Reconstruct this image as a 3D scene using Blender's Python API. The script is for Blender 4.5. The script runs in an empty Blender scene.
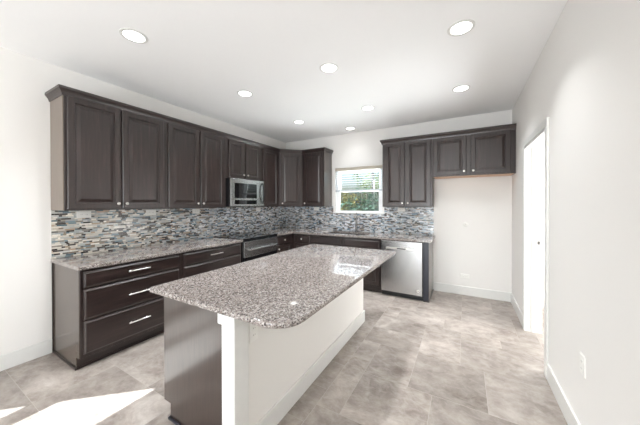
import bpy, bmesh, math, random
from mathutils import Vector, Matrix
random.seed(7)
SC = bpy.context.scene
COL = SC.collection

# ------------------------------------------------------------------ camera
W, H = 4.05, 2.773                      # room width, ceiling height
def make_camera():
    yaw, pitch, roll, f, sy = 0.515, -0.0049, -0.0017, 255.69, -7.985
    fwd = Vector((-math.sin(yaw)*math.cos(pitch), math.cos(yaw)*math.cos(pitch), math.sin(pitch)))
    r = Vector((math.cos(yaw), math.sin(yaw), 0)); u = r.cross(fwd)
    r2 = r*math.cos(roll) + u*math.sin(roll); u2 = -r*math.sin(roll) + u*math.cos(roll)
    cam = bpy.data.cameras.new('camera'); ob = bpy.data.objects.new('camera', cam); COL.objects.link(ob)
    M = Matrix((r2, u2, -fwd)).transposed().to_4x4(); M.translation = Vector((3.457, -4.570, 1.4305))
    ob.matrix_world = M
    cam.sensor_fit = 'HORIZONTAL'; cam.sensor_width = 36; cam.lens = f/640*36
    cam.shift_y = sy/640; cam.clip_start = 0.02; cam.clip_end = 300
    SC.camera = ob
make_camera()

# ------------------------------------------------------------------ world, sun, daylight, added fill lights, exposure
SC.view_settings.view_transform = 'Standard'; SC.view_settings.look = 'None'
SC.view_settings.exposure = 0.95; SC.view_settings.gamma = 1.0
SC.view_settings.use_curve_mapping = False
SC.cycles.diffuse_bounces = 8; SC.cycles.max_bounces = 14; SC.cycles.transparent_max_bounces = 24
SC.cycles.sample_clamp_indirect = 6.0; SC.cycles.caustics_reflective = False; SC.cycles.caustics_refractive = False

wd = bpy.data.worlds.new('sky'); SC.world = wd; wd.use_nodes = True
nt = wd.node_tree; bg = nt.nodes['Background']
sky = nt.nodes.new('ShaderNodeTexSky'); sky.sky_type = 'NISHITA'; sky.sun_disc = False
sky.sun_elevation = math.radians(46); sky.sun_rotation = math.radians(222); sky.air_density = 1.0; sky.dust_density = 2.0
nt.links.new(sky.outputs[0], bg.inputs[0]); bg.inputs[1].default_value = 0.08

def add_light(name, kind, loc, direction, energy, color=(1, 1, 1), **kw):
    L = bpy.data.lights.new(name, kind); L.energy = energy; L.color = color
    for k, v in kw.items(): setattr(L, k, v)
    o = bpy.data.objects.new(name, L); COL.objects.link(o); o.location = loc
    o.rotation_euler = Vector(direction).to_track_quat('-Z', 'Y').to_euler()
    return o
el = math.radians(46.3)
add_light('sun', 'SUN', (-10, -15, 20), (0.745*math.cos(el), 0.667*math.cos(el), -math.sin(el)), 10.0, (.91, .96, 1.0), angle=0.006)
add_light('daylight_glass_doors', 'AREA', (2.5, -8.85, 1.25), (.1, 1, 0.06), 34, (0.92, 0.965, 1.0), shape='RECTANGLE', size=2.2, size_y=2.3)
add_light('ceiling_fill_rear', 'AREA', (2.6, -8.7, 0.25), (.12, .8, 1), 88, (.91, .96, 1), shape='RECTANGLE', size=2.0, size_y=1.2)  # added fill aimed up from floor level to brighten the ceiling
add_light('added_window_light', 'AREA', (0.03, -7.55, 1.25), (1, 0.4, 0.15), 20, (0.97, 0.985, 1.0), shape='RECTANGLE', size=2.4, size_y=2.2)  # area light set in the added, unseen side window
add_light('ceiling_fill_sink_window', 'AREA', (1.69, 0.95, .45), (0, -.75, 1), 450, (.95, .98, 1), shape='RECTANGLE', size=2.6, size_y=1.2)  # unseen fill below the sill outside, added to lift the far ceiling
add_light('ceiling_fill_hall', 'AREA', (5.5, -1.37, .5), (-1, 0, .66), 44, (.94, .975, 1), shape='RECTANGLE', size=2.2, size_y=1.2)  # added fill shining up through the doorway at the far ceiling
LAMP_W = 6.0

# ------------------------------------------------------------------ materials
def hexlin(h):
    c = [int(h[i:i+2], 16)/255 for i in (0, 2, 4)]
    return tuple(x/12.92 if x <= .04045 else ((x+.055)/1.055)**2.4 for x in c) + (1,)
class NM:
    def __init__(s, name):
        s.m = bpy.data.materials.new(name); s.m.use_nodes = True
        s.n = s.m.node_tree.nodes; s.l = s.m.node_tree.links; s.b = s.n['Principled BSDF']
    def node(s, t, **kw):
        n = s.n.new(t)
        for k, v in kw.items():
            if k in n.inputs: n.inputs[k].default_value = v
            else: setattr(n, k, v)
        return n
    def set(s, **kw):
        for k, v in kw.items(): s.b.inputs[k.replace('_', ' ')].default_value = v
        return s
    def coords(s, scale=(1, 1, 1)):
        tc = s.n.new('ShaderNodeTexCoord'); mp = s.n.new('ShaderNodeMapping'); mp.inputs['Scale'].default_value = scale
        s.l.new(tc.outputs['Object'], mp.inputs['Vector']); return mp.outputs[0]
    def ramp(s, fac, stops, interp='LINEAR'):
        r = s.n.new('ShaderNodeValToRGB'); r.color_ramp.interpolation = interp
        e = r.color_ramp.elements
        while len(e) < len(stops): e.new(0.5)
        for i, (p, c) in enumerate(stops): e[i].position = p; e[i].color = c
        s.l.new(fac, r.inputs[0]); return r.outputs[0]
    def noise(s, vec, scale, detail=4, rough=.55, dist=0):
        n = s.n.new('ShaderNodeTexNoise'); n.inputs['Scale'].default_value = scale
        n.inputs['Detail'].default_value = detail; n.inputs['Roughness'].default_value = rough; n.inputs['Distortion'].default_value = dist
        s.l.new(vec, n.inputs['Vector']); return n.outputs['Fac']
    def mix(s, fac, a, b, mode='MIX'):
        m = s.n.new('ShaderNodeMix'); m.data_type = 'RGBA'; m.blend_type = mode
        for sock, v in ((m.inputs[0], fac), (m.inputs[6], a), (m.inputs[7], b)):
            if hasattr(v, 'is_linked') or isinstance(v, bpy.types.NodeSocket): s.l.new(v, sock)
            else: sock.default_value = v
        return m.outputs[2]
    def bump(s, h, strength=.1, dist=.002):
        b = s.n.new('ShaderNodeBump'); b.inputs['Strength'].default_value = strength; b.inputs['Distance'].default_value = dist
        s.l.new(h, b.inputs['Height']); s.l.new(b.outputs[0], s.b.inputs['Normal'])
    def base(s, out): s.l.new(out, s.b.inputs['Base Color'])

def plain(name, col, rough=.5, metal=0, **kw):
    n = NM(name); c = hexlin(col) if isinstance(col, str) else col
    v = n.coords((1, 1, 1)); f = n.noise(v, 30, 2)
    n.base(n.mix(f, tuple(x*.97 for x in c[:3])+(1,), tuple(min(1, x*1.03) for x in c[:3])+(1,)))
    n.set(Roughness=rough, Metallic=metal, **kw); return n.m

def wall_mat(name, col):
    n = NM(name); v = n.coords(); f = n.noise(v, 60, 3); c = hexlin(col)
    n.base(n.mix(f, tuple(x*.985 for x in c[:3])+(1,), c)); n.set(Roughness=.85)
    n.bump(n.noise(v, 180, 2), .08, .001); return n.m

def wood(name, axis):
    n = NM(name)
    sc = {'z': (1, 1, .07), 'y': (1, .07, 1), 'x': (.07, 1, 1)}[axis]
    v = n.coords(sc)
    f1 = n.noise(v, 38, 6, .65); f2 = n.noise(v, 150, 4, .6)
    big = n.noise(n.coords((1, 1, .4)), 3.5, 2)
    c = n.ramp(f1, [(.30, (.0065, .0036, .0032, 1)), (.55, (.027, .0165, .0148, 1)), (.72, (.064, .042, .038, 1))])
    c2 = n.mix(f2, (.75, .75, .75, 1), (1.25, 1.22, 1.2, 1)); c = n.mix(1.0, c, c2, 'MULTIPLY')
    c = n.mix(n.ramp(big, [(.3, (0, 0, 0, 1)), (.8, (.6, .6, .6, 1))]), c, (.029, .018, .0163, 1)); n.base(c)
    n.set(Roughness=.30, IOR=1.65); n.bump(f1, .10, .001); return n.m
WOOD_V, WOOD_Y, WOOD_X = wood('espresso_wood_upright_grain', 'z'), wood('espresso_wood_lengthwise_grain', 'y'), wood('espresso_wood_crosswise_grain', 'x')

def laminate():
    n = NM('espresso_laminate'); v = n.coords((1, 1, .05)); f = n.noise(v, 90, 4)
    n.base(n.ramp(f, [(.3, (.030, .0185, .0145, 1)), (.7, (.048, .030, .024, 1))]))
    n.set(Roughness=.35, IOR=1.45, Coat_Weight=.9, Coat_Roughness=.16, Coat_IOR=1.65); return n.m
LAM = laminate()

def taupe():
    n = NM('taupe_veneer_lit'); f = n.noise(n.coords((1, 1, .05)), 90, 4)
    n.base(n.ramp(f, [(.3, (.155, .122, .098, 1)), (.7, (.20, .160, .130, 1))])); n.set(Roughness=.32, IOR=1.55); return n.m
TAUPE = taupe()  # beige panel finish, lightened to hold the light it reflects
TAUPE_BASE = plain('taupe_veneer_dim', (.085, .066, .054, 1), .26, 0, IOR=1.7)  # darker copy of the same finish, for the end with weaker reflections
def granite():
    n = NM('speckled_granite'); v = n.coords()
    vo = n.n.new('ShaderNodeTexVoronoi'); vo.inputs['Scale'].default_value = 140; n.l.new(v, vo.inputs['Vector'])
    sep = n.n.new('ShaderNodeSeparateColor'); n.l.new(vo.outputs['Color'], sep.inputs[0])
    c1 = n.ramp(sep.outputs[0], [(0, hexlin('2e2a2a')), (.17, hexlin('59524f')), (.31, hexlin('80756f')), (.45, hexlin('99908a')), (.66, hexlin('aea7a3')), (.87, hexlin('cbc7c4'))], 'CONSTANT')
    vo2 = n.n.new('ShaderNodeTexVoronoi'); vo2.inputs['Scale'].default_value = 330; n.l.new(v, vo2.inputs['Vector'])
    sep2 = n.n.new('ShaderNodeSeparateColor'); n.l.new(vo2.outputs['Color'], sep2.inputs[0])
    c2 = n.ramp(sep2.outputs[1], [(0, hexlin('2b2727')), (.2, hexlin('7b716c')), (.5, hexlin('a29a96')), (.85, hexlin('c8c2bc'))], 'CONSTANT')
    cl = n.noise(v, 5, 3); c = n.mix(.33, c1, c2)
    n.base(n.mix(1.0, c, n.mix(cl, (.80, .79, .79, 1), (.98, .965, .955, 1)), 'MULTIPLY'))
    n.set(Roughness=.06, IOR=1.65); return n.m
GRAN = granite()

def steel(name, axis='z', col=(.47, .465, .46), rough=.27):
    n = NM(name); sc = {'z': (1, 1, .02), 'y': (1, .02, 1), 'x': (.02, 1, 1)}[axis]
    f = n.noise(n.coords(sc), 220, 3)
    n.base(n.mix(f, tuple(x*.96 for x in col)+(1,), tuple(min(1, x*1.04) for x in col)+(1,)))
    n.set(Roughness=rough, Metallic=1.0); n.bump(f, .02, .0003); return n.m
STEEL, STEEL_Y, STEEL_X = steel('brushed_steel_upright'), steel('brushed_steel_lengthwise', 'y'), steel('brushed_steel_crosswise', 'x')
NICKEL = plain('satin_nickel', (.72, .70, .67, 1), .28, 1.0)
CHROME = plain('dark_brushed_nickel', (.20, .19, .19, 1), .25, 1.0)
BLACK_GLASS = plain('black_glass', (.006, .006, .007, 1), .04, 0)
BLACK = plain('black_plastic', (.012, .012, .013, 1), .4)
NAVY = plain('dark_filler_paint', (.012, .013, .022, 1), .35)
WHITE_PLASTIC = plain('white_plastic', 'efeeea', .4)
SLOT = plain('socket_slot_grey', '5d5b58', .5)
WALL = wall_mat('warm_white_wall_paint', 'eceae7')
CEIL = wall_mat('white_ceiling_paint', 'fbfbfb')
TRIM = plain('white_trim_paint', 'e2e2df', .35)
ISLAND_PAINT = wall_mat('island_panel_paint', 'eceae6')
RAW_WOOD = plain('pale_raw_wood', 'd0ac92', .6)
GROUT = plain('grout', 'b4ada6', .8)
VINYL = plain('white_window_vinyl', 'f2f3f4', .35)
SLAT = plain('white_blind_slat', 'c2c7cc', .45)
VALANCE = plain('cream_blind_valance', 'c4baac', .5)

def glass_mat():
    n = NM('window_glass'); n.n.remove(n.b)
    tr = n.node('ShaderNodeBsdfTransparent'); tr.inputs[0].default_value = (.97, .985, .98, 1)
    gl = n.node('ShaderNodeBsdfGlossy'); gl.inputs['Roughness'].default_value = .02
    lw = n.node('ShaderNodeLayerWeight'); pw = n.node('ShaderNodeMath', operation='POWER'); pw.inputs[1].default_value = 4.0
    n.l.new(lw.outputs['Facing'], pw.inputs[0])
    ma = n.node('ShaderNodeMath', operation='MULTIPLY_ADD'); ma.inputs[1].default_value = .7; ma.inputs[2].default_value = .03; n.l.new(pw.outputs[0], ma.inputs[0])
    mx = n.node('ShaderNodeMixShader'); n.l.new(ma.outputs[0], mx.inputs[0]); n.l.new(tr.outputs[0], mx.inputs[1]); n.l.new(gl.outputs[0], mx.inputs[2])
    n.l.new(mx.outputs[0], n.n['Material Output'].inputs[0]); return n.m
GLASS = glass_mat()
def screen_mat():
    n = NM('insect_screen_mesh'); n.n.remove(n.b)
    tr = n.node('ShaderNodeBsdfTransparent'); df = n.node('ShaderNodeBsdfDiffuse'); df.inputs[0].default_value = (.06, .065, .07, 1)
    mx = n.node('ShaderNodeMixShader'); mx.inputs[0].default_value = .35
    n.l.new(tr.outputs[0], mx.inputs[1]); n.l.new(df.outputs[0], mx.inputs[2]); n.l.new(mx.outputs[0], n.n['Material Output'].inputs[0]); return n.m
SCREEN = screen_mat()
def emis(name, col, s):
    n = NM(name); n.set(Emission_Color=col, Emission_Strength=s, Base_Color=(.9, .9, .9, 1)); return n.m
LED = emis('lit_led_diffuser', (1, .98, .95, 1), 4.0)

def floor_mat():
    n = NM('stone_look_tile')
    at = n.node('ShaderNodeAttribute', attribute_name='tint')
    sep = n.n.new('ShaderNodeSeparateColor'); n.l.new(at.outputs['Color'], sep.inputs[0])
    tc = n.n.new('ShaderNodeTexCoord'); vm = n.n.new('ShaderNodeVectorMath'); vm.operation = 'MULTIPLY_ADD'
    n.l.new(at.outputs['Color'], vm.inputs[0]); vm.inputs[1].default_value = (37, 53, 71); n.l.new(tc.outputs['Object'], vm.inputs[2])
    mp = n.n.new('ShaderNodeMapping'); mp.inputs['Scale'].default_value = (1, 1.25, 1); n.l.new(vm.outputs[0], mp.inputs['Vector'])
    f1 = n.noise(mp.outputs[0], 2.6, 10, .68, .4); f2 = n.noise(mp.outputs[0], 11, 8, .68, .5); f3 = n.noise(mp.outputs[0], 60, 3)
    c = n.ramp(f1, [(.32, hexlin('7b716a')), (.47, hexlin('938a83')), (.57, hexlin('a79e97')), (.70, hexlin('c8c2bc'))])
    c = n.mix(n.ramp(f2, [(.42, (0, 0, 0, 1)), (.66, (.6, .6, .6, 1))]), c, hexlin('bab3ad'))
    c = n.mix(1.0, c, n.mix(f3, (.94, .93, .92, 1), (1.05, 1.05, 1.05, 1)), 'MULTIPLY')
    c = n.mix(1.0, c, n.mix(sep.outputs[0], (.83, .825, .82, 1), (1.08, 1.075, 1.07, 1)), 'MULTIPLY')
    n.base(c); n.set(Roughness=.34, IOR=1.5); n.bump(f2, .06, .001); return n.m
TILE = floor_mat()
def mosaic_mat():
    n = NM('glass_and_stone_mosaic'); at = n.node('ShaderNodeAttribute', attribute_name='tint')
    f = n.noise(n.coords((1, 1, 3)), 80, 3)
    n.base(n.mix(1.0, at.outputs['Color'], n.mix(f, (.85, .85, .85, 1), (1.15, 1.15, 1.15, 1)), 'MULTIPLY'))
    n.set(Roughness=.16, IOR=1.5); return n.m
MOSAIC = mosaic_mat()
def leaf_mat(name, a, b):
    n = NM(name); at = n.node('ShaderNodeAttribute', attribute_name='tint')
    sep = n.n.new('ShaderNodeSeparateColor'); n.l.new(at.outputs['Color'], sep.inputs[0])
    n.base(n.mix(sep.outputs[0], hexlin(a), hexlin(b))); n.set(Roughness=.6); return n.m

# ------------------------------------------------------------------ mesh helpers
class MB:
    """collects shapes (world coordinates) into one mesh"""
    def __init__(s): s.bm = bmesh.new()
    def _merge(s, t):
        me = bpy.data.meshes.new('t'); t.to_mesh(me); t.free(); s.bm.from_mesh(me); bpy.data.meshes.remove(me)
    def box(s, x0, x1, y0, y1, z0, z1, bev=0, seg=2, M=None):
        t = bmesh.new(); bmesh.ops.create_cube(t, size=1)
        bmesh.ops.scale(t, vec=(x1-x0, y1-y0, z1-z0), verts=t.verts)
        bmesh.ops.translate(t, vec=((x0+x1)/2, (y0+y1)/2, (z0+z1)/2), verts=t.verts)
        if bev: bmesh.ops.bevel(t, geom=t.edges[:], offset=bev, segments=seg, affect='EDGES', profile=.5)
        if M is not None: bmesh.ops.transform(t, matrix=M, verts=t.verts)
        s._merge(t); return s
    def lathe(s, prof, origin, axis=(0, 0, 1), n=20, caps=True):
        """prof: list of (radius, height along axis)"""
        q = Vector(axis).to_track_quat('Z', 'Y').to_matrix().to_4x4(); q.translation = Vector(origin)
        bm = s.bm; rings = []
        for r, h in prof:
            rings.append([bm.verts.new(q @ Vector((r*math.cos(2*math.pi*i/n), r*math.sin(2*math.pi*i/n), h))) for i in range(n)])
        for a, b in zip(rings, rings[1:]):
            for i in range(n): bm.faces.new((a[i], a[(i+1) % n], b[(i+1) % n], b[i]))
        if caps: bm.faces.new(rings[0][::-1]); bm.faces.new(rings[-1])
        return s
    def tube(s, pts, r, n=12):
        pts = [Vector(p) for p in pts]; rr = r if isinstance(r, (list, tuple)) else [r]*len(pts)
        bm = s.bm; rings = []; up = None
        for i, p in enumerate(pts):
            d = (pts[min(i+1, len(pts)-1)]-pts[max(i-1, 0)]).normalized()
            if up is None: up = d.orthogonal().normalized()
            up = (up - d*up.dot(d)).normalized(); v = d.cross(up)
            rings.append([bm.verts.new(p + (up*math.cos(2*math.pi*k/n)+v*math.sin(2*math.pi*k/n))*rr[i]) for k in range(n)])
        for a, b in zip(rings, rings[1:]):
            for i in range(n): bm.faces.new((a[i], a[(i+1) % n], b[(i+1) % n], b[i]))
        bm.faces.new(rings[0][::-1]); bm.faces.new(rings[-1]); return s
    def rings(s, o, U, V, N, w, h, prof, back):
        """rectangular panel: origin o (lower left of the face), profile of (inset, depth)"""
        bm = s.bm; o, U, V, N = map(Vector, (o, U, V, N)); R = []
        for ins, d in [(0, -back)] + prof:
            R.append([bm.verts.new(o+U*a+V*b+N*d) for a, b in ((ins, ins), (w-ins, ins), (w-ins, h-ins), (ins, h-ins))])
        for a, b in zip(R, R[1:]):
            for i in range(4): bm.faces.new((a[i], a[(i+1) % 4], b[(i+1) % 4], b[i]))
        bm.faces.new(R[0][::-1]); bm.faces.new(R[-1]); return s
    def prism(s, poly, z0, z1, bev=0, seg=3):
        t = bmesh.new(); vs = [t.verts.new((x, y, z0)) for x, y in poly]; f = t.faces.new(vs)
        ex = bmesh.ops.extrude_face_region(t, geom=[f])
        bmesh.ops.translate(t, vec=(0, 0, z1-z0), verts=[g for g in ex['geom'] if isinstance(g, bmesh.types.BMVert)])
        bmesh.ops.recalc_face_normals(t, faces=t.faces)
        if bev:
            ed = [e for e in t.edges if abs(e.verts[0].co.z-e.verts[1].co.z) < 1e-6]
            bmesh.ops.bevel(t, geom=ed, offset=bev, segments=seg, affect='EDGES', profile=.5)
        s._merge(t); return s
    def build(s, name, mat, parent=None, smooth=False, recalc=True):
        bm = s.bm
        if recalc: bmesh.ops.recalc_face_normals(bm, faces=bm.faces)
        if parent is not None:
            off = parent.matrix_basis.translation.copy(); q = parent
            while q.parent: q = q.parent; off += q.matrix_basis.translation
            bmesh.ops.translate(bm, vec=-off, verts=bm.verts)
        else:
            off = Vector((0, 0, 0))
        me = bpy.data.meshes.new(name); bm.to_mesh(me); bm.free()
        for m in (mat if isinstance(mat, list) else [mat]): me.materials.append(m)
        if smooth:
            for p in me.polygons: p.use_smooth = True
            me.set_sharp_from_angle(angle=math.radians(40))
        o = bpy.data.objects.new(name, me); COL.objects.link(o)
        if parent is not None: o.parent = parent
        return o
def tag(o, label, cat, group=None):
    o['label'] = label; o['category'] = cat
    if group: o['group'] = group
    return o
def thing(name, loc, label, cat, group=None):
    o = bpy.data.objects.new(name, None); COL.objects.link(o); o.location = loc; o.empty_display_size = .1
    return tag(o, label, cat, group)
def structure(o): o['kind'] = 'structure'; return o
def struct_root(name, loc):
    o = bpy.data.objects.new(name, None); COL.objects.link(o); o.location = loc; return structure(o)
def color_faces(bm, lay, faces, c):
    for f in faces:
        for lp in f.loops: lp[lay] = c

# ------------------------------------------------------------------ room shell
XH = 5.7                                  # far wall of the hall past the doorway
YR = -9.0                                 # wall behind the camera
def build_floor():
    mb = MB(); bm = mb.bm; lay = bm.loops.layers.float_color.new('tint')
    mx, my, x0, y0 = .1765, .1655, .07, -9.625   # module grid
    nx, ny = 34, 60
    used = [[False]*ny for _ in range(nx)]
    tiles = []
    def put(i, j, w, h):
        if i+w > nx or j+h > ny: return False
        if any(used[a][b] for a in range(i, i+w) for b in range(j, j+h)): return False
        for a in range(i, i+w):
            for b in range(j, j+h): used[a][b] = True
        tiles.append((i, j, w, h)); return True
    g = lambda x, y: (round((x-x0)/mx), round((y-y0)/my))
    for x, y, w, h in ((.07, -4.0, 4, 3), (.776, -4.0, 3, 3), (2.70, -2.98, 3, 3), (3.22, -2.98, 3, 3), (2.66, -1.34, 3, 2), (3.21, -1.34, 4, 2),
                       (3.40, -2.0, 4, 3), (3.05, -2.48, 3, 3), (3.55, -2.48, 3, 3), (2.70, -2.48, 2, 3), (.07, -4.5, 4, 3), (.95, -4.5, 4, 3)):
        i, j = g(x, y); put(i, j, w, h)
    rnd = random.Random(3)
    for j in range(ny):
        for i in range(nx):
            if used[i][j]: continue
            opts = [(4, 3), (3, 3), (3, 2), (2, 3), (3, 2)]; rnd.shuffle(opts)
            for w, h in opts + [(2, 2), (2, 1), (1, 2), (1, 1)]:
                if put(i, j, w, h): break
    gp = .0017
    for i, j, w, h in tiles:
        a, b, c, d = x0+i*mx+gp, x0+(i+w)*mx-gp, y0+j*my+gp, y0+(j+h)*my-gp
        if i == 0: a = -.02
        a, b, c, d = max(a, -.02), min(b, XH), max(c, YR), min(d, .0)
        if b-a < .005 or d-c < .005: continue
        f = bm.faces.new([bm.verts.new(p) for p in ((a, c, 0), (b, c, 0), (b, d, 0), (a, d, 0))])
        color_faces(bm, lay, [f], (rnd.random(), rnd.random(), rnd.random(), 1))
    t = len(bm.faces)
    mb.box(-.1, XH+.1, YR-.1, .1, -.12, -.0012)
    bm.faces.ensure_lookup_table()
    for k in range(t, len(bm.faces)): bm.faces[k].material_index = 1
    structure(mb.build('floor', [TILE, GROUT], recalc=False))
build_floor()
structure(MB().box(-.14, XH+.1, YR-.1, .14, H, H+.12).build('ceiling', CEIL))
def wall_with_hole(axis, p0, p1, a0, a1, holes, z1=H):
    """axis 'x': wall in an x=const slab p0..p1 running along y a0..a1, holes = (b0,b1,z0,z1)"""
    mb = MB()
    def b(u0, u1, z0, zz):
        if u1-u0 < 1e-4 or zz-z0 < 1e-4: return
        if axis == 'x': mb.box(p0, p1, u0, u1, z0, zz)
        else: mb.box(u0, u1, p0, p1, z0, zz)
    cur = a0
    for b0, b1, h0, h1 in sorted(holes):
        b(cur, b0, 0, z1); b(b0, b1, 0, h0); b(b0, b1, h1, z1); cur = b1
    b(cur, a1, 0, z1); return mb
WX0, WX1, WZ0, WZ1 = 1.215, 2.165, 1.252, 2.12
LY0, LY1, LZ0, LZ1 = -5.7, -4.71, .55, 2.10
DY0, DY1, DZ = -1.80, -.94, 2.05
structure(wall_with_hole('y', 0, .14, -.14, XH+.1, [(WX0, WX1, WZ0, WZ1)]).build('wall_back', WALL))
structure(wall_with_hole('x', -.12, 0, YR-.1, 0, [(LY0, LY1, LZ0, LZ1), (-8.8, -6.3, 0, 2.4)]).build('wall_left', WALL))
structure(wall_with_hole('x', W, W+.13, YR, 0, [(DY0, DY1, 0, DZ)]).build('wall_right', WALL))
structure(wall_with_hole('y', YR-.1, YR, 0, XH+.1, [(.4, 3.6, 0, 2.4)]).build('wall_rear', WALL))
structure(MB().box(XH, XH+.1, YR, 0, 0, H).build('wall_hall', WALL))
structure(MB().box(W+.13, XH, -3.1, -3.0, 0, H).build('wall_hall_end', WALL))

def baseboard(name, x0, x1, y0, y1, out):
    mb = MB(); h = .135; t = .015
    if out == '+x': mb.box(x0, x0+t, y0, y1, 0, h, .004)
    if out == '-x': mb.box(x0-t, x0, y0, y1, 0, h, .004)
    if out == '-y': mb.box(x0, x1, y0-t, y0, 0, h, .004)
    structure(mb.build(name, TRIM))
baseboard('baseboard_left', 0, 0, YR, -3.705, '+x')
baseboard('baseboard_back', 3.025, W-.0, 0, 0, '-y')
baseboard('baseboard_right', W, W, -.871, -.016, '-x')
baseboard('baseboard_right_near', W, W, YR, -1.875, '-x')
baseboard('baseboard_hall', XH, XH, -3, 0, '-x')

# doorway on the right wall
d = struct_root('door_1', (W, DY1, 0))
MB().box(W-.018, W-.0005, DY1+.004, DY1+.072, 0, DZ+.004, .005).build('casing', TRIM, d)
MB().box(W-.018, W-.0005, DY0-.072, DY0-.004, 0, DZ+.004, .005).build('casing', TRIM, d)
MB().box(W-.018, W-.0005, DY0-.072, DY1+.072, DZ+.004, DZ+.075, .005).build('casing_head', TRIM, d)
MB().box(W-.012, W+.142, DY1-.018, DY1, 0, DZ).build('jamb', TRIM, d)
MB().box(W-.012, W+.142, DY0, DY0+.018, 0, DZ).build('jamb', TRIM, d)
MB().box(W-.012, W+.142, DY0+.018, DY1-.018, DZ-.018, DZ).build('jamb_head', TRIM, d)
MB().box(W+.05, W+.085, DY1-.03, DY1-.018, 0, DZ-.018, .003).build('door_stop', TRIM, d)
MB().box(W+.05, W+.085, DY0+.018, DY0+.03, 0, DZ-.018, .003).build('door_stop', TRIM, d)
st = MB().box(W+.094, W+.132, DY1-.0215, DY1-.018, .955, 1.03, .001).build('strike_plate', NICKEL, d)
MB().box(W+.101, W+.122, DY1-.0222, DY1-.0214, .975, 1.01).build('latch_hole', SLOT, st)

# window over the sink
w1 = struct_root('window_1', (WX0, .06, WZ0))
fy0, fy1 = .045, .115
mb = MB(); fw = .05
mb.box(WX0, WX0+fw, fy0, fy1, WZ0, WZ1, .004); mb.box(WX1-fw, WX1, fy0, fy1, WZ0, WZ1, .004)
mb.box(WX0+fw, WX1-fw, fy0, fy1, WZ1-fw, WZ1, .004); mb.box(WX0+fw, WX1-fw, fy0, fy1, WZ0, WZ0+.008, .002)
mb.build('window_frame', VINYL, w1)
MZ = 1.672
def sash(name, y0, y1, z0, z1):
    m = MB(); a, b, s_ = WX0+fw, WX1-fw, .034
    m.box(a, a+s_, y0, y1, z0, z1, .003); m.box(b-s_, b, y0, y1, z0, z1, .003)
    m.box(a+s_, b-s_, y0, y1, z0, z0+.024, .003); m.box(a+s_, b-s_, y0, y1, z1-.036, z1, .003)
    o = m.build(name, VINYL, w1)
    MB().box(a+s_, b-s_, (y0+y1)/2-.003, (y0+y1)/2+.003, z0+.024, z1-.036).build('glass_pane', GLASS, o)
sash('lower_sash', .052, .078, WZ0+.008, MZ+.02)
sash('upper_sash', .082, .108, MZ-.02, WZ1-fw)
MB().box(WX0+fw+.01, WX1-fw-.01, .1105, .1115, WZ0+.01, MZ).build('insect_screen', SCREEN, w1)
MB().box(WX0-.035, 2.2, -.022, .0, WZ0-.018, WZ0, .004).box(WX0+.001, WX1-.001, .0, .045, WZ0-.02, WZ0+.002).build('window_sill', TRIM, w1)

# venetian blind, slats open
bl = thing('window_blind', (1.69, .022, 2.06), 'white horizontal slat blind lowered over the upper half of the sink window', 'blind')
MB().box(WX0+.004, WX1-.004, .004, .040, 2.062, 2.118, .004).build('valance', VALANCE, bl)
m = MB(); z = 2.045
while z > MZ+.03:
    m.box(WX0+.008, WX1-.008, -.0235, .0235, -.0007, .0007, M=Matrix.Translation((0, .022, z)) @ Matrix.Rotation(math.radians(.5), 4, 'X')); z -= .043
m.build('slats', SLAT, bl)
MB().box(WX0+.008, WX1-.008, .002, .040, MZ-.016, MZ+.016, .003).build('bottom_rail', SLAT, bl)
for x in (WX0+.15, WX1-.15): MB().tube([(x, -.0035, 2.06), (x, -.0035, MZ)], .0008, 6).build('ladder_cord', SLAT, bl)

# living-room window on the left wall behind the camera, casts the sun patch
w2 = struct_root('window_2', (-.06, LY0, LZ0))
m = MB(); m.box(-.085, -.045, LY0, LY1, 1.193, 1.341)
m.box(-.085, -.045, LY0, LY0+.05, LZ0, LZ1); m.box(-.085, -.045, LY0, LY1, LZ0, LZ0+.05); m.box(-.085, -.045, LY1-.012, LY1, LZ0, LZ1)
m.build('window_frame', VINYL, w2)
MB().box(-.067, -.063, LY0+.05, LY1-.012, LZ0+.05, 1.193).build('glass_pane', GLASS, w2)
MB().box(-.067, -.063, LY0+.05, LY1-.012, 1.341, LZ1).build('glass_pane', GLASS, w2)
w4 = struct_root('window_4_added', (-.06, -7.5, 0))  # unseen window, added so more sun lands indoors and bounces to the ceiling
m = MB()
for y in (-8.8, -7.58, -6.36): m.box(-.085, -.045, y, y+.06, 0, 2.4)
m.box(-.085, -.045, -8.74, -6.36, 2.34, 2.4); m.box(-.085, -.045, -8.74, -6.36, 0, .05); m.build('window_frame', VINYL, w4)
for y in (-8.74, -7.52): MB().box(-.067, -.063, y, y+1.16, .05, 2.34).build('glass_pane', GLASS, w4)
# sliding glass doors behind the camera
w3 = struct_root('window_3', (2, YR, 0))
m = MB()
for x in (.4, 1.97, 3.54): m.box(x, x+.06, YR-.07, YR-.02, 0, 2.4)
m.box(.46, 3.54, YR-.07, YR-.02, 2.33, 2.4); m.box(.46, 3.54, YR-.07, YR-.02, 0, .06); m.build('window_frame', VINYL, w3)
MB().box(.46, 1.97, YR-.048, YR-.042, .06, 2.33).build('glass_pane', GLASS, w3)
MB().box(2.03, 3.54, YR-.048, YR-.042, .06, 2.33).build('glass_pane', GLASS, w3)

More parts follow.
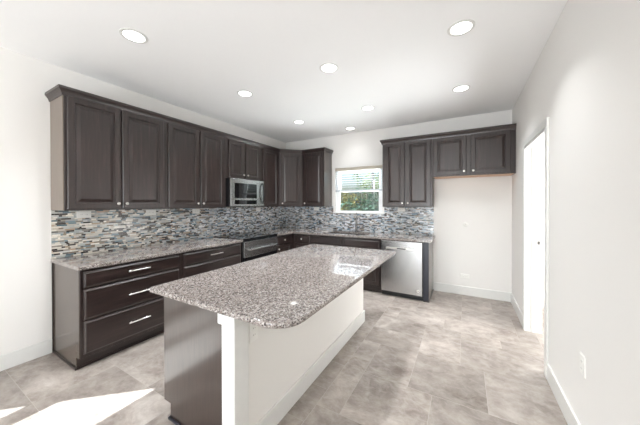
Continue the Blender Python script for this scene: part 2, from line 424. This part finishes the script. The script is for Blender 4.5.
# ------------------------------------------------------------------ cabinet kit
DOOR_PROF = [(0, -.005), (.005, 0), (.052, 0), (.058, -.0115), (.066, -.0115), (.094, -.003), (.097, -.003)]
DRAW_PROF = [(0, -.009), (.003, -.008), (.016, 0), (.019, 0)]
def front(mb_prof, o, U, N, w, h, mat, parent, name):
    return MB().rings(o, U, (0, 0, 1), N, w, h, mb_prof, .019).build(name, mat, parent)
def knob(p, N, parent):
    p = Vector(p); MB().lathe([(.006, 0), (.005, .010), (.008, .014), (.0145, .018), (.0155, .023), (.012, .028), (.004, .030)], p, N, 16).build('knob', NICKEL, parent, True)
def bar_pull(c, along, N, L, parent):
    c, A, N = Vector(c), Vector(along), Vector(N)
    m = MB().tube([c-A*L/2+N*.028, c+A*L/2+N*.028], .0062, 12)
    for s in (-1, 1): m.tube([c+A*s*L*.36, c+A*s*L*.36+N*.028], .005, 10)
    m.build('bar_pull', NICKEL, parent, True)
ZB, ZT = 1.366, 2.425
# --- wall cabinets on the left wall
def left_upper(y0, y1, z0, label, doors, end=False):
    t = thing('wall_cabinet', (0, (y0+y1)/2, z0), label, 'wall cabinet', 'dark wood wall cabinets')
    MB().box(0, .325, y0+(.006 if end else .0005), y1-.0005, z0, ZT, .001, 1).build('carcass', WOOD_V, t)
    if end: MB().box(.004, .318, y0, y0+.006, z0+.004, ZT-.01).build('end_panel', TAUPE, t)
    for a, b, kside in doors:
        dd = front(DOOR_PROF, (.345, a, z0+.014), (0, 1, 0), (1, 0, 0), b-a, ZT-.017-z0-.014, WOOD_V, t, 'door')
        if kside: knob((.345, b-.03 if kside > 0 else a+.03, z0+.065), (1, 0, 0), dd)
    return t
left_upper(-3.708, -2.796, ZB, 'double-door dark wall cabinet at the near left end of the row, with exposed side panel', [(-3.684, -3.270, 1), (-3.256, -2.832, -1)], True)
left_upper(-2.795, -1.914, ZB, 'tall double-door dark wall cabinet just left of the microwave', [(-2.778, -2.366, 1), (-2.346, -1.955, -1)])
left_upper(-1.913, -1.148, 1.822, 'short double-door dark wall cabinet directly above the microwave', [(-1.868, -1.552, 1), (-1.524, -1.196, -1)])
left_upper(-1.147, -.652, ZB, 'narrow single-door dark wall cabinet between the microwave and the corner', [(-1.108, -.70, 0)])
# --- diagonal corner cabinet
t = thing('wall_cabinet', (0, 0, ZB), 'dark wall cabinet with diagonal front filling the corner left of the window', 'wall cabinet', 'dark wood wall cabinets')
CS = .651
MB().prism([(0, 0), (0, -CS), (.325, -CS), (CS, -.325), (CS, 0)], ZB, ZT).build('carcass', WOOD_V, t)
dv = Vector((CS-.325, CS-.325, 0)); L = dv.length; dv.normalize(); dn = Vector((dv.y, -dv.x, 0))
o = Vector((.325, -CS, ZB+.014))+dv*.032+dn*.02
dd = front(DOOR_PROF, o, dv, dn, L-.064, ZT-.017-ZB-.014, WOOD_V, t, 'door'); knob(o+dv*.03+Vector((0, 0, .05)), dn, dd)
# --- wall cabinets on the window wall
def back_upper(x0, x1, z0, label, doors, end=None, under=False):
    t = thing('wall_cabinet', ((x0+x1)/2, 0, z0), label, 'wall cabinet', 'dark wood wall cabinets')
    MB().box(x0+.0005+(.005 if end == 'L' else 0), x1-.0005-(.005 if end == 'R' else 0), -.325, 0, z0, ZT, .001, 1).build('carcass', WOOD_V, t)
    if end == 'R': MB().box(x1-.0055, x1, -.318, -.004, z0+.004, ZT-.01).build('end_panel', LAM, t)
    if end == 'L': MB().box(x0, x0+.0055, -.318, -.004, z0+.004, ZT-.01).build('end_panel', LAM, t)
    if under: MB().box(x0+.02, x1-.02, -.323, -.01, z0-.004, z0-.0003).build('underside_panel', RAW_WOOD, t)['label'] = 'pale unfinished underside panel'
    for a, b, kside in doors:
        dd = front(DOOR_PROF, (a, -.345, z0+.014), (1, 0, 0), (0, -1, 0), b-a, ZT-.017-z0-.014, WOOD_V, t, 'door')
        if kside: knob((b-.03 if kside > 0 else a+.03, -.345, z0+.065), (0, -1, 0), dd)
back_upper(.652, 1.145, ZB, 'single-door dark wall cabinet immediately left of the window', [(.70, 1.115, -1)], 'R')
back_upper(2.257, 3.024, ZB, 'tall double-door dark wall cabinet right of the window above the dishwasher', [(2.305, 2.615, 1), (2.642, 3.005, -1)], 'L')
back_upper(3.025, W, 1.826, 'short wide double-door dark wall cabinet over the empty fridge space', [(3.045, 3.478, 1), (3.532, 3.992, -1)], None, True)
# --- crown moulding
def crown(path, name, label, ends):
    prof = [(0, 2.404), (.006, 2.404), (.010, 2.420), (.016, 2.434), (.028, 2.452), (.034, 2.457), (.034, 2.480), (0, 2.480)]
    P = [Vector((x, y)) for x, y in path]; bm = bmesh.new(); R = []
    nrm = [Vector(((b-a).y, -(b-a).x)).normalized() for a, b in zip(P, P[1:])]
    for i, p in enumerate(P):
        if i == 0: mt = nrm[0]
        elif i == len(P)-1: mt = nrm[-1]
        else: mt = (nrm[i-1]+nrm[i]); mt = mt/mt.dot(nrm[i])
        R.append([bm.verts.new((p.x+mt.x*(d+.0008), p.y+mt.y*(d+.0008), z)) for d, z in prof])
    for a, b in zip(R, R[1:]):
        for k in range(len(prof)): bm.faces.new((a[k], a[(k+1) % len(prof)], b[(k+1) % len(prof)], b[k]))
    bm.faces.new(R[0][::-1]); bm.faces.new(R[-1])
    mb = MB(); mb.bm.free(); mb.bm = bm
    tag(mb.build(name, WOOD_Y), label, 'crown moulding')
crown([(0, -3.708), (.325, -3.708), (.325, -CS), (CS, -.325), (1.145, -.325), (1.145, 0)], 'crown_moulding', 'dark crown moulding along the top of the left wall and corner cabinets', 0)
crown([(2.257, 0), (2.257, -.325), (W, -.325)], 'crown_moulding', 'dark crown moulding along the cabinets right of the window', 0)

# --- base cabinets
CT = .90; CB = .868
def left_base(y0, y1, label, end=False):
    t = thing('base_cabinet', (.3, (y0+y1)/2, 0), label, 'base cabinet', 'dark wood drawer cabinets on the left wall')
    MB().box(.003, .61, y0+(.006 if end else .0005), y1-.0005, .105, CB, .001, 1).build('carcass', WOOD_V, t)
    MB().box(.003, .545, y0+(.006 if end else .0005), y1-.0005, 0, .105).build('toe_kick', WOOD_Y, t)
    if end:
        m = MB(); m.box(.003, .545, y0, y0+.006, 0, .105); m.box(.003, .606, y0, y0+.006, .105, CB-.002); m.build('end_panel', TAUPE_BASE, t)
        MB().box(.003, .012, y0-.012, y0, 0, CB-.002, .003).build('scribe_strip', WOOD_V, t)
        MB().box(.012, .560, y0-.012, y0, 0, .018, .004).box(.545, .560, y0, y1, 0, .018, .004).build('shoe_moulding', WOOD_Y, t)
    a, b = y0+.026, y1-.026
    for z0, z1 in ((.705, .843), (.430, .690), (.135, .415)):
        dr = front(DRAW_PROF, (.63, a, z0), (0, 1, 0), (1, 0, 0), b-a, z1-z0, WOOD_Y, t, 'drawer')
        bar_pull((.63, (a+b)/2, z1-.065 if z1 > .8 else z1-.135), (0, 1, 0), (1, 0, 0), .19, dr)
left_base(-3.694, -2.797, 'three-drawer dark base cabinet at the near left end, its side panel exposed', True)
left_base(-2.796, -1.880, 'three-drawer dark base cabinet between the end cabinet and the range')
# corner
t = thing('corner_base_cabinet', (.3, -.3, 0), 'dark corner base cabinet right of the range, two small knobbed drawers at right angles', 'base cabinet')
MB().prism([(.003, -.003), (.003, -1.116), (.61, -1.116), (.61, -.61), (1.018, -.61), (1.018, -.003)], .105, CB).build('carcass', WOOD_V, t)
MB().prism([(.003, -.003), (.003, -1.116), (.545, -1.116), (.545, -.545), (1.018, -.545), (1.018, -.003)], 0, .105).build('toe_kick', WOOD_X, t)
for z0, z1, nm, pr in ((.705, .843, 'drawer', DRAW_PROF), (.135, .690, 'door', DOOR_PROF)):
    a = front(pr, (.63, -1.09, z0), (0, 1, 0), (1, 0, 0), .425, z1-z0, WOOD_V, t, nm)
    knob((.63, -.885, .775) if nm == 'drawer' else (.63, -1.05, .63), (1, 0, 0), a)
    b = front(pr, (.668, -.63, z0), (1, 0, 0), (0, -1, 0), .335, z1-z0, WOOD_V, t, nm)
    knob((.84, -.63, .775) if nm == 'drawer' else (.96, -.63, .63), (0, -1, 0), b)
# sink base
t = thing('sink_base_cabinet', (1.66, -.3, 0), 'wide dark sink base cabinet under the window with two false drawer fronts', 'base cabinet')
MB().box(1.019, 1.30, -.61, -.003, .105, CB, .001, 1).box(2.08, 2.316, -.61, -.003, .105, CB, .001, 1).box(1.30, 2.08, -.61, -.58, .105, CB).box(1.30, 2.08, -.58, -.003, .105, .60).build('carcass', WOOD_V, t)
MB().box(1.019, 2.316, -.545, -.003, 0, .105).build('toe_kick', WOOD_X, t)
for i, (a, b) in enumerate(((1.039, 1.634), (1.690, 2.288))):
    front(DRAW_PROF, (a, -.63, .715), (1, 0, 0), (0, -1, 0), b-a, .118, WOOD_X, t, 'false_drawer_front')
    dd = front(DOOR_PROF, (a, -.63, .135), (1, 0, 0), (0, -1, 0), b-a, .56, WOOD_V, t, 'door')
    knob((b-.03 if i == 0 else a+.03, -.63, .64), (0, -1, 0), dd)
# filler/end panel right of the dishwasher
t = thing('cabinet_end_panel', (2.97, -.3, 0), 'narrow dark end panel standing between the dishwasher and the fridge space', 'end panel')
MB().box(2.934, 3.006, -.61, -.006, 0, CB, .002).build('front_stile', NAVY, t)
MB().box(3.006, 3.010, -.606, -.010, .012, CB-.002).build('side_panel', LAM, t)
MB().box(3.0062, 3.018, -.618, -.010, 0, .018, .004).box(2.934, 3.006, -.6175, -.6102, 0, .018, .003).build('shoe_moulding', WOOD_X, t)

# ------------------------------------------------------------------ worktops
tag(MB().box(.0, .648, -3.712, -1.8815, CB, CT, .004, 3).build('countertop', GRAN), 'speckled granite countertop on the left drawer cabinets, up to the range', 'countertop')
m = MB()
SX0, SX1, SY0, SY1 = 1.34, 2.04, -.53, -.16
m.prism([(0, 0), (0, -1.1155), (.648, -1.1155), (.648, -.648), (SX0, -.648), (SX0, 0)], CB, CT)
m.box(SX0, SX1, -.648, SY0, CB, CT); m.box(SX0, SX1, SY1, 0, CB, CT); m.box(SX1, 3.04, -.648, 0, CB, CT)
tag(m.build('countertop', GRAN), 'speckled granite countertop around the corner and sink, under the window', 'countertop')

# sink and faucet
t = thing('kitchen_sink', (1.69, -.345, .70), 'undermounted stainless steel sink set in the countertop below the window', 'sink')
m = MB(); zb = .69; e = .004
m.box(SX0-.01, SX0+.0, SY0, SY1, zb, CB-.0005); m.box(SX1, SX1+.01, SY0, SY1, zb, CB-.0005)
m.box(SX0-.01, SX1+.01, SY0-.01, SY0, zb, CB-.0005); m.box(SX0-.01, SX1+.01, SY1, SY1+.01, zb, CB-.0005); m.box(SX0-.01, SX1+.01, SY0-.01, SY1+.01, zb-.01, zb)
m.build('basin', STEEL_X, t)
MB().lathe([(.045, 0), (.042, .003), (.02, .001)], (1.69, -.345, zb), n=20).build('drain', CHROME, t, True)
FX, FY = 1.705, -.095
t = thing('faucet', (FX, FY, CT), 'tall slim dark metal faucet behind the sink, in front of the window', 'faucet')
MB().lathe([(.027, 0), (.027, .008), (.02, .014), (.019, .10), (.016, .115)], (FX, FY, CT), n=20).build('base', CHROME, t, True)
pts = [(FX, FY, CT+.11), (FX, FY, CT+.28)]
for k in range(1, 13):
    a = math.pi*k/12; pts.append((FX+.033*(1-math.cos(a)), FY-.085*(1-math.cos(a)), CT+.28+.065*math.sin(a)))
pts.append((FX+.066, FY-.17, CT+.22))
MB().tube(pts, .0115, 14).build('spout', CHROME, t, True)
MB().tube([(FX+.066, FY-.17, CT+.225), (FX+.066, FY-.17, CT+.15)], [.014, .017], 14).build('spray_head', CHROME, t, True)
MB().tube([(FX+.018, FY, CT+.07), (FX+.045, FY, CT+.075), (FX+.075, FY-.01, CT+.12)], [.008, .007, .005], 10).build('lever_handle', CHROME, t, True)

# ------------------------------------------------------------------ mosaic backsplashes
PAL = ['d8d6d2']*5 + ['c9cdd0']*5 + ['b9c0c4']*4 + ['aab4ba']*3 + ['cfcac2']*5 + ['b5a594']*2 + ['8f8478']*3 + ['9a9794']*4 + ['6f6e6e']*3 + ['4a4545']*4 + ['7f95a2']*3 + ['5b7482']*2 + ['2b2727']*3 + ['ecebe8']*6 + ['bfa898']
def mosaic(name, label, plane, spans, warm):
    """spans: (a0,a1,z0,z1) patches; plane 'x' = on left wall, 'y' = on back wall"""
    mb = MB(); bm = mb.bm; lay = bm.loops.layers.float_color.new('tint'); rnd = random.Random(11 if plane == 'x' else 23)
    rh = .0155; th = .008
    def quad_box(a0, a1, z0, z1, d0, d1, c):
        if plane == 'x': P = lambda a, z, d: (d, a, z)
        else: P = lambda a, z, d: (a, -d, z)
        v = [bm.verts.new(P(a, z, dd)) for dd in (d0, d1) for a, z in ((a0, z0), (a1, z0), (a1, z1), (a0, z1))]
        fs = [bm.faces.new([v[i] for i in q]) for q in ((4, 5, 6, 7), (0, 1, 5, 4), (1, 2, 6, 5), (2, 3, 7, 6), (3, 0, 4, 7))]
        color_faces(bm, lay, fs, c)
    for A0, A1, Z0, Z1 in spans:
        quad_box(A0, A1, Z0, Z1, .001, th-.0015, hexlin('bdb8b2'))
        z = Z0
        while z < Z1-.004:
            ze = min(z+rh, Z1); a = A0-rnd.random()*.06
            while a < A1:
                ln = rnd.choice((.018, .025, .035, .045, .06, .075)); b = min(a+ln, A1)
                aa = max(a, A0)
                if b-aa > .004:
                    c = list(hexlin(rnd.choice(PAL))); k = rnd.uniform(.8, 1.12); c = [min(.95, x*k) for x in c[:3]]
                    mid = (aa+b)/2
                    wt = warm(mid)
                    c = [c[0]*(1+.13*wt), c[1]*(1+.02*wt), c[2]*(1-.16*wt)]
                    quad_box(aa+.0008, b-.0008, z+.0008, ze-.0008, th-.0015, th+rnd.choice((0, .0, .0012)), (*c, 1))
                a += ln
            z += rh
    return tag(mb.build(name, MOSAIC), label, 'backsplash')
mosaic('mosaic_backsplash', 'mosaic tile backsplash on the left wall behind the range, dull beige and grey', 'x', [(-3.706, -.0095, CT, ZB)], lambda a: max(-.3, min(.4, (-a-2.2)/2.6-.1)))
mosaic('mosaic_backsplash', 'blue-grey mosaic tile backsplash on the window wall behind the sink', 'y',
       [(0.0, WX0-.037, CT, ZB), (WX0-.037, 2.202, CT, WZ0-.019), (2.202, 3.018, CT, ZB)], lambda a: -.35)

# ------------------------------------------------------------------ appliances
# range
RY0, RY1 = -1.8795, -1.1175
t = thing('range', (.33, (RY0+RY1)/2, 0), 'black and stainless slide-in electric range between the left countertops', 'range')
MB().box(.011, .625, RY0+.002, RY1-.002, .06, .895).build('body', BLACK, t)
MB().box(.011, .668, RY0, RY1, .895, .912, .004).build('cooktop', BLACK_GLASS, t)
ring = plain('burner_ring_grey', (.05, .05, .052, 1), .3)
for bx, by, br in ((.20, -1.68, .085), (.20, -1.31, .07), (.46, -1.68, .07), (.46, -1.31, .10)):
    MB().lathe([(br, 0), (br-.004, .0004)], (bx, by, .9121), n=36, caps=False).build('burner_ring', ring, t)
MB().box(.625, .665, RY0+.002, RY1-.002, .868, .894, .003).build('control_panel', BLACK_GLASS, t)
dr = MB().box(.625, .655, RY0+.012, RY1-.006, .63, .862, .004).build('oven_door', STEEL_Y, t)
MB().box(.6252, .6555, RY0+.012, RY1-.006, .24, .628, .004).build('oven_window', BLACK_GLASS, dr)
hm = MB().tube([(.705, RY0+.05, .745), (.705, RY1-.05, .745)], .013, 14)
for y in (RY0+.09, RY1-.09): hm.tube([(.655, y, .745), (.705, y, .745)], .009, 10)
hm.build('door_handle', STEEL_Y, dr, True)
MB().box(.625, .652, RY0+.012, RY1-.006, .09, .232, .004).build('storage_drawer', STEEL_Y, t)
MB().box(.05, .56, RY0+.03, RY1-.03, 0, .06).build('plinth', BLACK, t)
# microwave
MY0, MY1, MZ0, MZ1 = -1.888, -1.152, 1.378, 1.8215
t = thing('microwave', (.2, (MY0+MY1)/2, MZ0), 'stainless over-the-range microwave with black window under the short cabinet', 'microwave')
MB().box(.009, .365, MY0, MY1, MZ0, MZ1).build('body', BLACK, t)
dr = MB().box(.365, .400, MY0, MY1, MZ0+.006, MZ1-.004, .006).build('door', STEEL_Y, t)
MB().box(.3995, .4015, MY0+.075, MY0+.55, MZ0+.135, MZ1-.075, .0008).build('window', BLACK_GLASS, dr)
MB().box(.3995, .4012, MY0+.075, MY0+.55, MZ0+.04, MZ0+.105, .0006).build('control_strip', BLACK_GLASS, dr)
MB().tube([(.400, MY1-.055, MZ0+.055), (.425, MY1-.058, MZ0+.08), (.442, MY1-.064, MZ0+.16), (.448, MY1-.066, MZ0+.23), (.442, MY1-.064, MZ0+.30), (.425, MY1-.058, MZ0+.37), (.400, MY1-.055, MZ0+.395)],
          .012, 12).build('handle', BLACK, dr, True)
MB().box(.05, .34, MY0+.06, MY1-.06, MZ0-.004, MZ0, .001).build('vent_grille', STEEL_Y, t)
# dishwasher
DX0, DX1 = 2.322, 2.930
t = thing('dishwasher', (2.63, -.3, 0), 'stainless steel dishwasher under the right end of the window countertop', 'dishwasher')
MB().box(DX0, DX1, -.60, -.02, .075, CB-.004).build('body', BLACK, t)
dr = MB().box(DX0+.006, DX1-.004, -.645, -.60, .08, .857, .006).build('door', STEEL, t)
MB().box(DX0+.03, DX0+.10, -.6458, -.6448, .832, .840).build('control_marks', SLOT, dr)
MB().box(DX0+.085, DX1-.085, -.675, -.655, .738, .762, .006).box(DX0+.095, DX0+.12, -.656, -.644, .742, .758).box(DX1-.12, DX1-.095, -.656, -.644, .742, .758).build('handle', NICKEL, dr)
MB().box(2.575, 2.70, -.6765, -.6748, .742, .759, .0006).build('handle_inset', BLACK, dr)
MB().lathe([(.017, 0), (.017, .0015), (.013, .0015), (.013, .0005)], (2.868, -.645, .15), (0, -1, 0), 24).build('round_badge', NICKEL, dr)
MB().box(DX0, DX1, -.575, -.50, 0, .075).build('toe_kick', BLACK, t)

# ------------------------------------------------------------------ island
IZ0, IZ1 = .855, .885
YN, YF, XP = -3.588, -1.625, 2.39
t = thing('kitchen_island', (2.05, -2.6, 0), 'kitchen island with dark end panel, cream back panel and white corner post', 'island')
MB().box(1.69, 2.279, YN+.006, YF, .105, IZ0-.0005).build('carcass', WOOD_V, t)
MB().box(1.762, 2.279, YN+.006, YF, 0, .105).build('toe_kick', WOOD_Y, t)
m = MB().box(1.688, 2.292, YN, YN+.006, .105, IZ0-.001); m.box(1.760, 2.292, YN, YN+.006, 0, .105); m.build('end_panel', LAM, t)
MB().box(1.748, 2.29, YN-.012, YN, 0, .018, .004).box(1.748, 1.7615, YN, YF, 0, .018, .004).build('shoe_moulding', NAVY, t)
dw = (YF-YN-.05)/4
for k in range(4):
    y = YN+.0065+(dw+.004)*k; a = front(DOOR_PROF, (1.67, y+dw-.006, .135), (0, -1, 0), (-1, 0, 0), dw-.012, .70, WOOD_V, t, 'door')
    knob((1.67, y+.036 if k % 2 else y+dw-.036, .78), (-1, 0, 0), a)
MB().box(2.280, XP, YN+.05, YF, 0, IZ0-.0005).build('back_panel', ISLAND_PAINT, t)['label'] = 'cream painted back panel'
pm = MB().box(2.314, 2.412, -3.634, -3.53, 0, .792, .004); pm.box(2.300, 2.428, -3.650, -3.515, .785, IZ0-.0005, .006); pm.build('corner_post', TRIM, t)['label'] = 'white square post with block cap'
MB().box(XP, XP+.016, -3.53, YF, 0, .135, .004).box(2.285, XP+.016, YF, YF+.016, 0, .135, .004).build('baseboard', TRIM, t)
def rounded(x0, x1, y0, y1, radii):
    out = []
    for (cx, cy, r, a0) in ((x0, y0, radii[0], 180), (x1, y0, radii[1], 270), (x1, y1, radii[2], 0), (x0, y1, radii[3], 90)):
        sx = 1 if cx == x0 else -1; sy = 1 if cy == y0 else -1; k = 12 if r > .1 else 5
        for i in range(k+1):
            a = math.radians(a0+90*i/k); out.append((cx+sx*r+r*math.cos(a), cy+sy*r+r*math.sin(a)))
    return out
tag(MB().prism(rounded(1.662, 2.782, -3.676, -1.615, (.025, .145, .04, .025)), IZ0, IZ1, .007, 3).build('island_countertop', GRAN, smooth=True),
    'large speckled granite slab with rounded near corner on top of the island', 'countertop')

# ------------------------------------------------------------------ electrical plates
def plate(c, N, horiz, label, kind='outlet', w=.072, h=.117):
    """c: centre on the surface, N: outward axis"""
    c, N = Vector(c), Vector(N); U = Vector((0, 0, 1)).cross(N)
    if horiz: w, h = h, w
    t = thing('wall_'+kind, c, label, kind, 'white electrical plates')
    o = c - U*w/2 - Vector((0, 0, h/2)) + N*.006
    MB().rings(o, U, (0, 0, 1), N, w, h, [(0, -.004), (.004, 0), (.006, 0)], .0058).build('cover_plate', WHITE_PLASTIC, t)
    if kind == 'outlet':
        for s in (-1, 1):
            cc = c + (U*s*.02 if horiz else Vector((0, 0, s*.02))) + N*.0065
            so = MB().lathe([(.0155, -.001), (.0155, .001), (.014, .0015)], cc, N, 18).build('socket', WHITE_PLASTIC, t)
            MB().rings(cc-U*.007-Vector((0, 0, .004))+N*.0019, U, (0, 0, 1), N, .002, .008, [(0, 0)], .001).rings(cc+U*.005-Vector((0, 0, .004))+N*.0019, U, (0, 0, 1), N, .002, .008, [(0, 0)], .001).build('slots', SLOT, so)
    else:
        MB().rings(c-U*.017-Vector((0, 0, .033))+N*.008, U, (0, 0, 1), N, .034, .066, [(0, -.001), (.002, 0), (.004, 0)], .003).build('rocker', WHITE_PLASTIC, t)
    return t
for y, lb in ((-3.465, 'white outlet on the mosaic under the near left end wall cabinet'), (-2.812, 'white outlet on the mosaic under the joint of the two large left wall cabinets'),
              (-2.19, 'white outlet on the mosaic just left of the range'), (-.88, 'white outlet on the mosaic right of the range, near the corner')):
    plate((.0105, y, 1.318), (1, 0, 0), True, lb)
plate((.79, -.0105, 1.318), (0, -1, 0), True, 'white outlet on the window wall mosaic under the cabinet left of the window')
plate((2.50, -.0105, 1.318), (0, -1, 0), True, 'white outlet on the mosaic under the cabinet right of the window')
plate((W, -2.555, .50), (-1, 0, 0), False, 'white outlet low on the right wall near the camera')
plate((XP, -3.473, .69), (1, 0, 0), False, 'white outlet on the cream island panel under the countertop')
plate((3.46, 0, .29), (0, -1, 0), True, 'white outlet low on the wall of the empty fridge space')
t = thing('water_valve', (3.47, 0, 1.10), 'small round white wall fitting halfway up the empty fridge space', 'wall fitting')
MB().lathe([(.038, 0), (.038, .003), (.034, .006), (.012, .007)], (3.47, 0, 1.10), (0, -1, 0), 24).build('round_plate', WHITE_PLASTIC, t, True)
MB().lathe([(.010, .006), (.010, .012), (.006, .014)], (3.47, 0, 1.10), (0, -1, 0), 16).build('port', NICKEL, t, True)

# ------------------------------------------------------------------ recessed ceiling lights
LIGHTS = [(1.152, -3.515, 'recessed ceiling light nearest the camera above the left cabinets'), (1.12, -2.296, 'recessed ceiling light between the nearest and farthest of the left row'),
          (1.076, -1.06, 'recessed ceiling light in the left row nearest the corner cabinet'), (1.668, -.30, 'recessed ceiling light above the sink, closest to the window wall'),
          (2.270, -1.091, 'recessed ceiling light at the far end above the island'), (2.283, -2.311, 'recessed ceiling light over the middle of the island'),
          (3.431, -2.324, 'recessed ceiling light nearest the camera along the right wall'), (3.418, -1.141, 'recessed ceiling light in front of the fridge space on the right')]
for x, y, lb in LIGHTS:
    t = thing('recessed_light', (x, y, H), lb, 'ceiling light', 'recessed ceiling lights')
    MB().lathe([(.095, 0), (.094, -.004), (.078, -.007), (.072, -.004), (.072, 0)], (x, y, H-.0003), n=32, caps=False).build('trim_ring', TRIM, t, True)
    MB().lathe([(.0715, -.0012), (.0715, -.003)], (x, y, H), n=32).build('diffuser', LED, t)
    lo = add_light('downlight_lamp', 'AREA', (0, 0, -.012), (0, 0, -1), LAMP_W*(.12 if y > -.5 else .6 if x > 3 else 1), (.95, .98, 1), shape='DISK', size=.16, spread=1.9)
    lo.parent = t

t = thing('added_hall_light', (4.95, -1.4, H), 'round white ceiling light added unseen in the hall past the doorway', 'ceiling light')  # unseen fixture, added to brighten the doorway
MB().lathe([(.16, -.001), (.16, -.03), (.13, -.07), (.02, -.085)], (4.95, -1.4, H), n=32).build('glass_shade', LED, t, True)
add_light('hall_fill_lamp', 'AREA', (0, 0, -.1), (0, 0, -1), 5, (1, 1, 1), shape='DISK', size=.3).parent = t  # fill light added under the hall fixture

# ------------------------------------------------------------------ outside, seen through the sink window
GRASS = plain('lawn_green', '7d8a55', .9)
structure(MB().box(-30, 40, .2, 60, -.5, -.4).build('ground', GRASS))
def tree(x, y, r, h, zc, mats, label, seed, n=1500, leaf=.12):
    rnd = random.Random(seed); t = thing('tree', (x, y, -.4), label, 'tree', 'trees outside the window')
    MB().tube([(x, y, -.42), (x+.05, y, zc*.5), (x, y+.03, zc)], [.12*r, .09*r, .05*r], 10).build('trunk', BARK, t)
    mb = MB(); bm = mb.bm; lay = bm.loops.layers.float_color.new('tint')
    blobs = [(Vector((rnd.uniform(-.55, .55)*r, rnd.uniform(-.55, .55)*r, rnd.uniform(-.5, .5)*h)), rnd.uniform(.4, .62)) for _ in range(9)]
    for i in range(n):
        c, s = rnd.choice(blobs); dirv = Vector((rnd.gauss(0, 1), rnd.gauss(0, 1), rnd.gauss(0, 1))).normalized()
        p = Vector((x, y, zc)) + c + Vector((dirv.x*s*r, dirv.y*s*r, dirv.z*s*h*.8))*rnd.uniform(.75, 1.05)
        q = Matrix.Rotation(rnd.uniform(0, 6.28), 3, 'Z') @ Matrix.Rotation(rnd.uniform(-1.2, 1.2), 3, 'X'); l = leaf*rnd.uniform(.6, 1.4)
        vs = [bm.verts.new(p+q @ Vector(v)) for v in ((-l*.5, 0, 0), (0, -l*.32, l*.1), (l*.6, 0, 0), (0, l*.32, l*.1))]
        color_faces(bm, lay, [bm.faces.new(vs)], (rnd.random(),)*3 + (1,))
    mb.build('foliage', mats, t, recalc=False)
BARK = plain('bark_brown', '5a4a3d', .9)
OLIVE, GREEN, DEEP = leaf_mat('olive_leaves', '6d6a2e', 'b5a55a'), leaf_mat('green_leaves', '42562b', '879454'), leaf_mat('deep_green_leaves', '274a3d', '5f8a72')
tree(-1.6, 7.4, 1.5, 1.5, 1.0, OLIVE, 'yellow-green bushy tree in the lower left of the sink window', 1)
tree(.35, 4.4, 1.0, 1.5, 1.0, DEEP, 'dark blue-green bush in the lower right of the sink window', 2)
tree(-1.9, 13.5, 2.2, 2.6, 2.4, GREEN, 'green tree reaching highest in the right half of the sink window', 3, 1800, .17)
tree(-6.0, 13.5, 2.0, 2.0, 1.3, GREEN, 'green tree far back at the left edge of the sink window', 4, 1500, .17)

t = thing('utility_pole', (-.46, 7.6, -.4), 'dark utility pole with a pale conduit, upright beyond the sink window', 'pole')
MB().tube([(-.46, 7.6, -.42), (-.46, 7.6, 5.2)], [.065, .055], 14).build('shaft', plain('weathered_dark_pole', '4c4a4c', .8), t, True)
MB().tube([(-.375, 7.55, -.42), (-.375, 7.55, 2.55)], .03, 10).build('conduit', plain('pale_conduit', 'cfcfcb', .5), t, True)
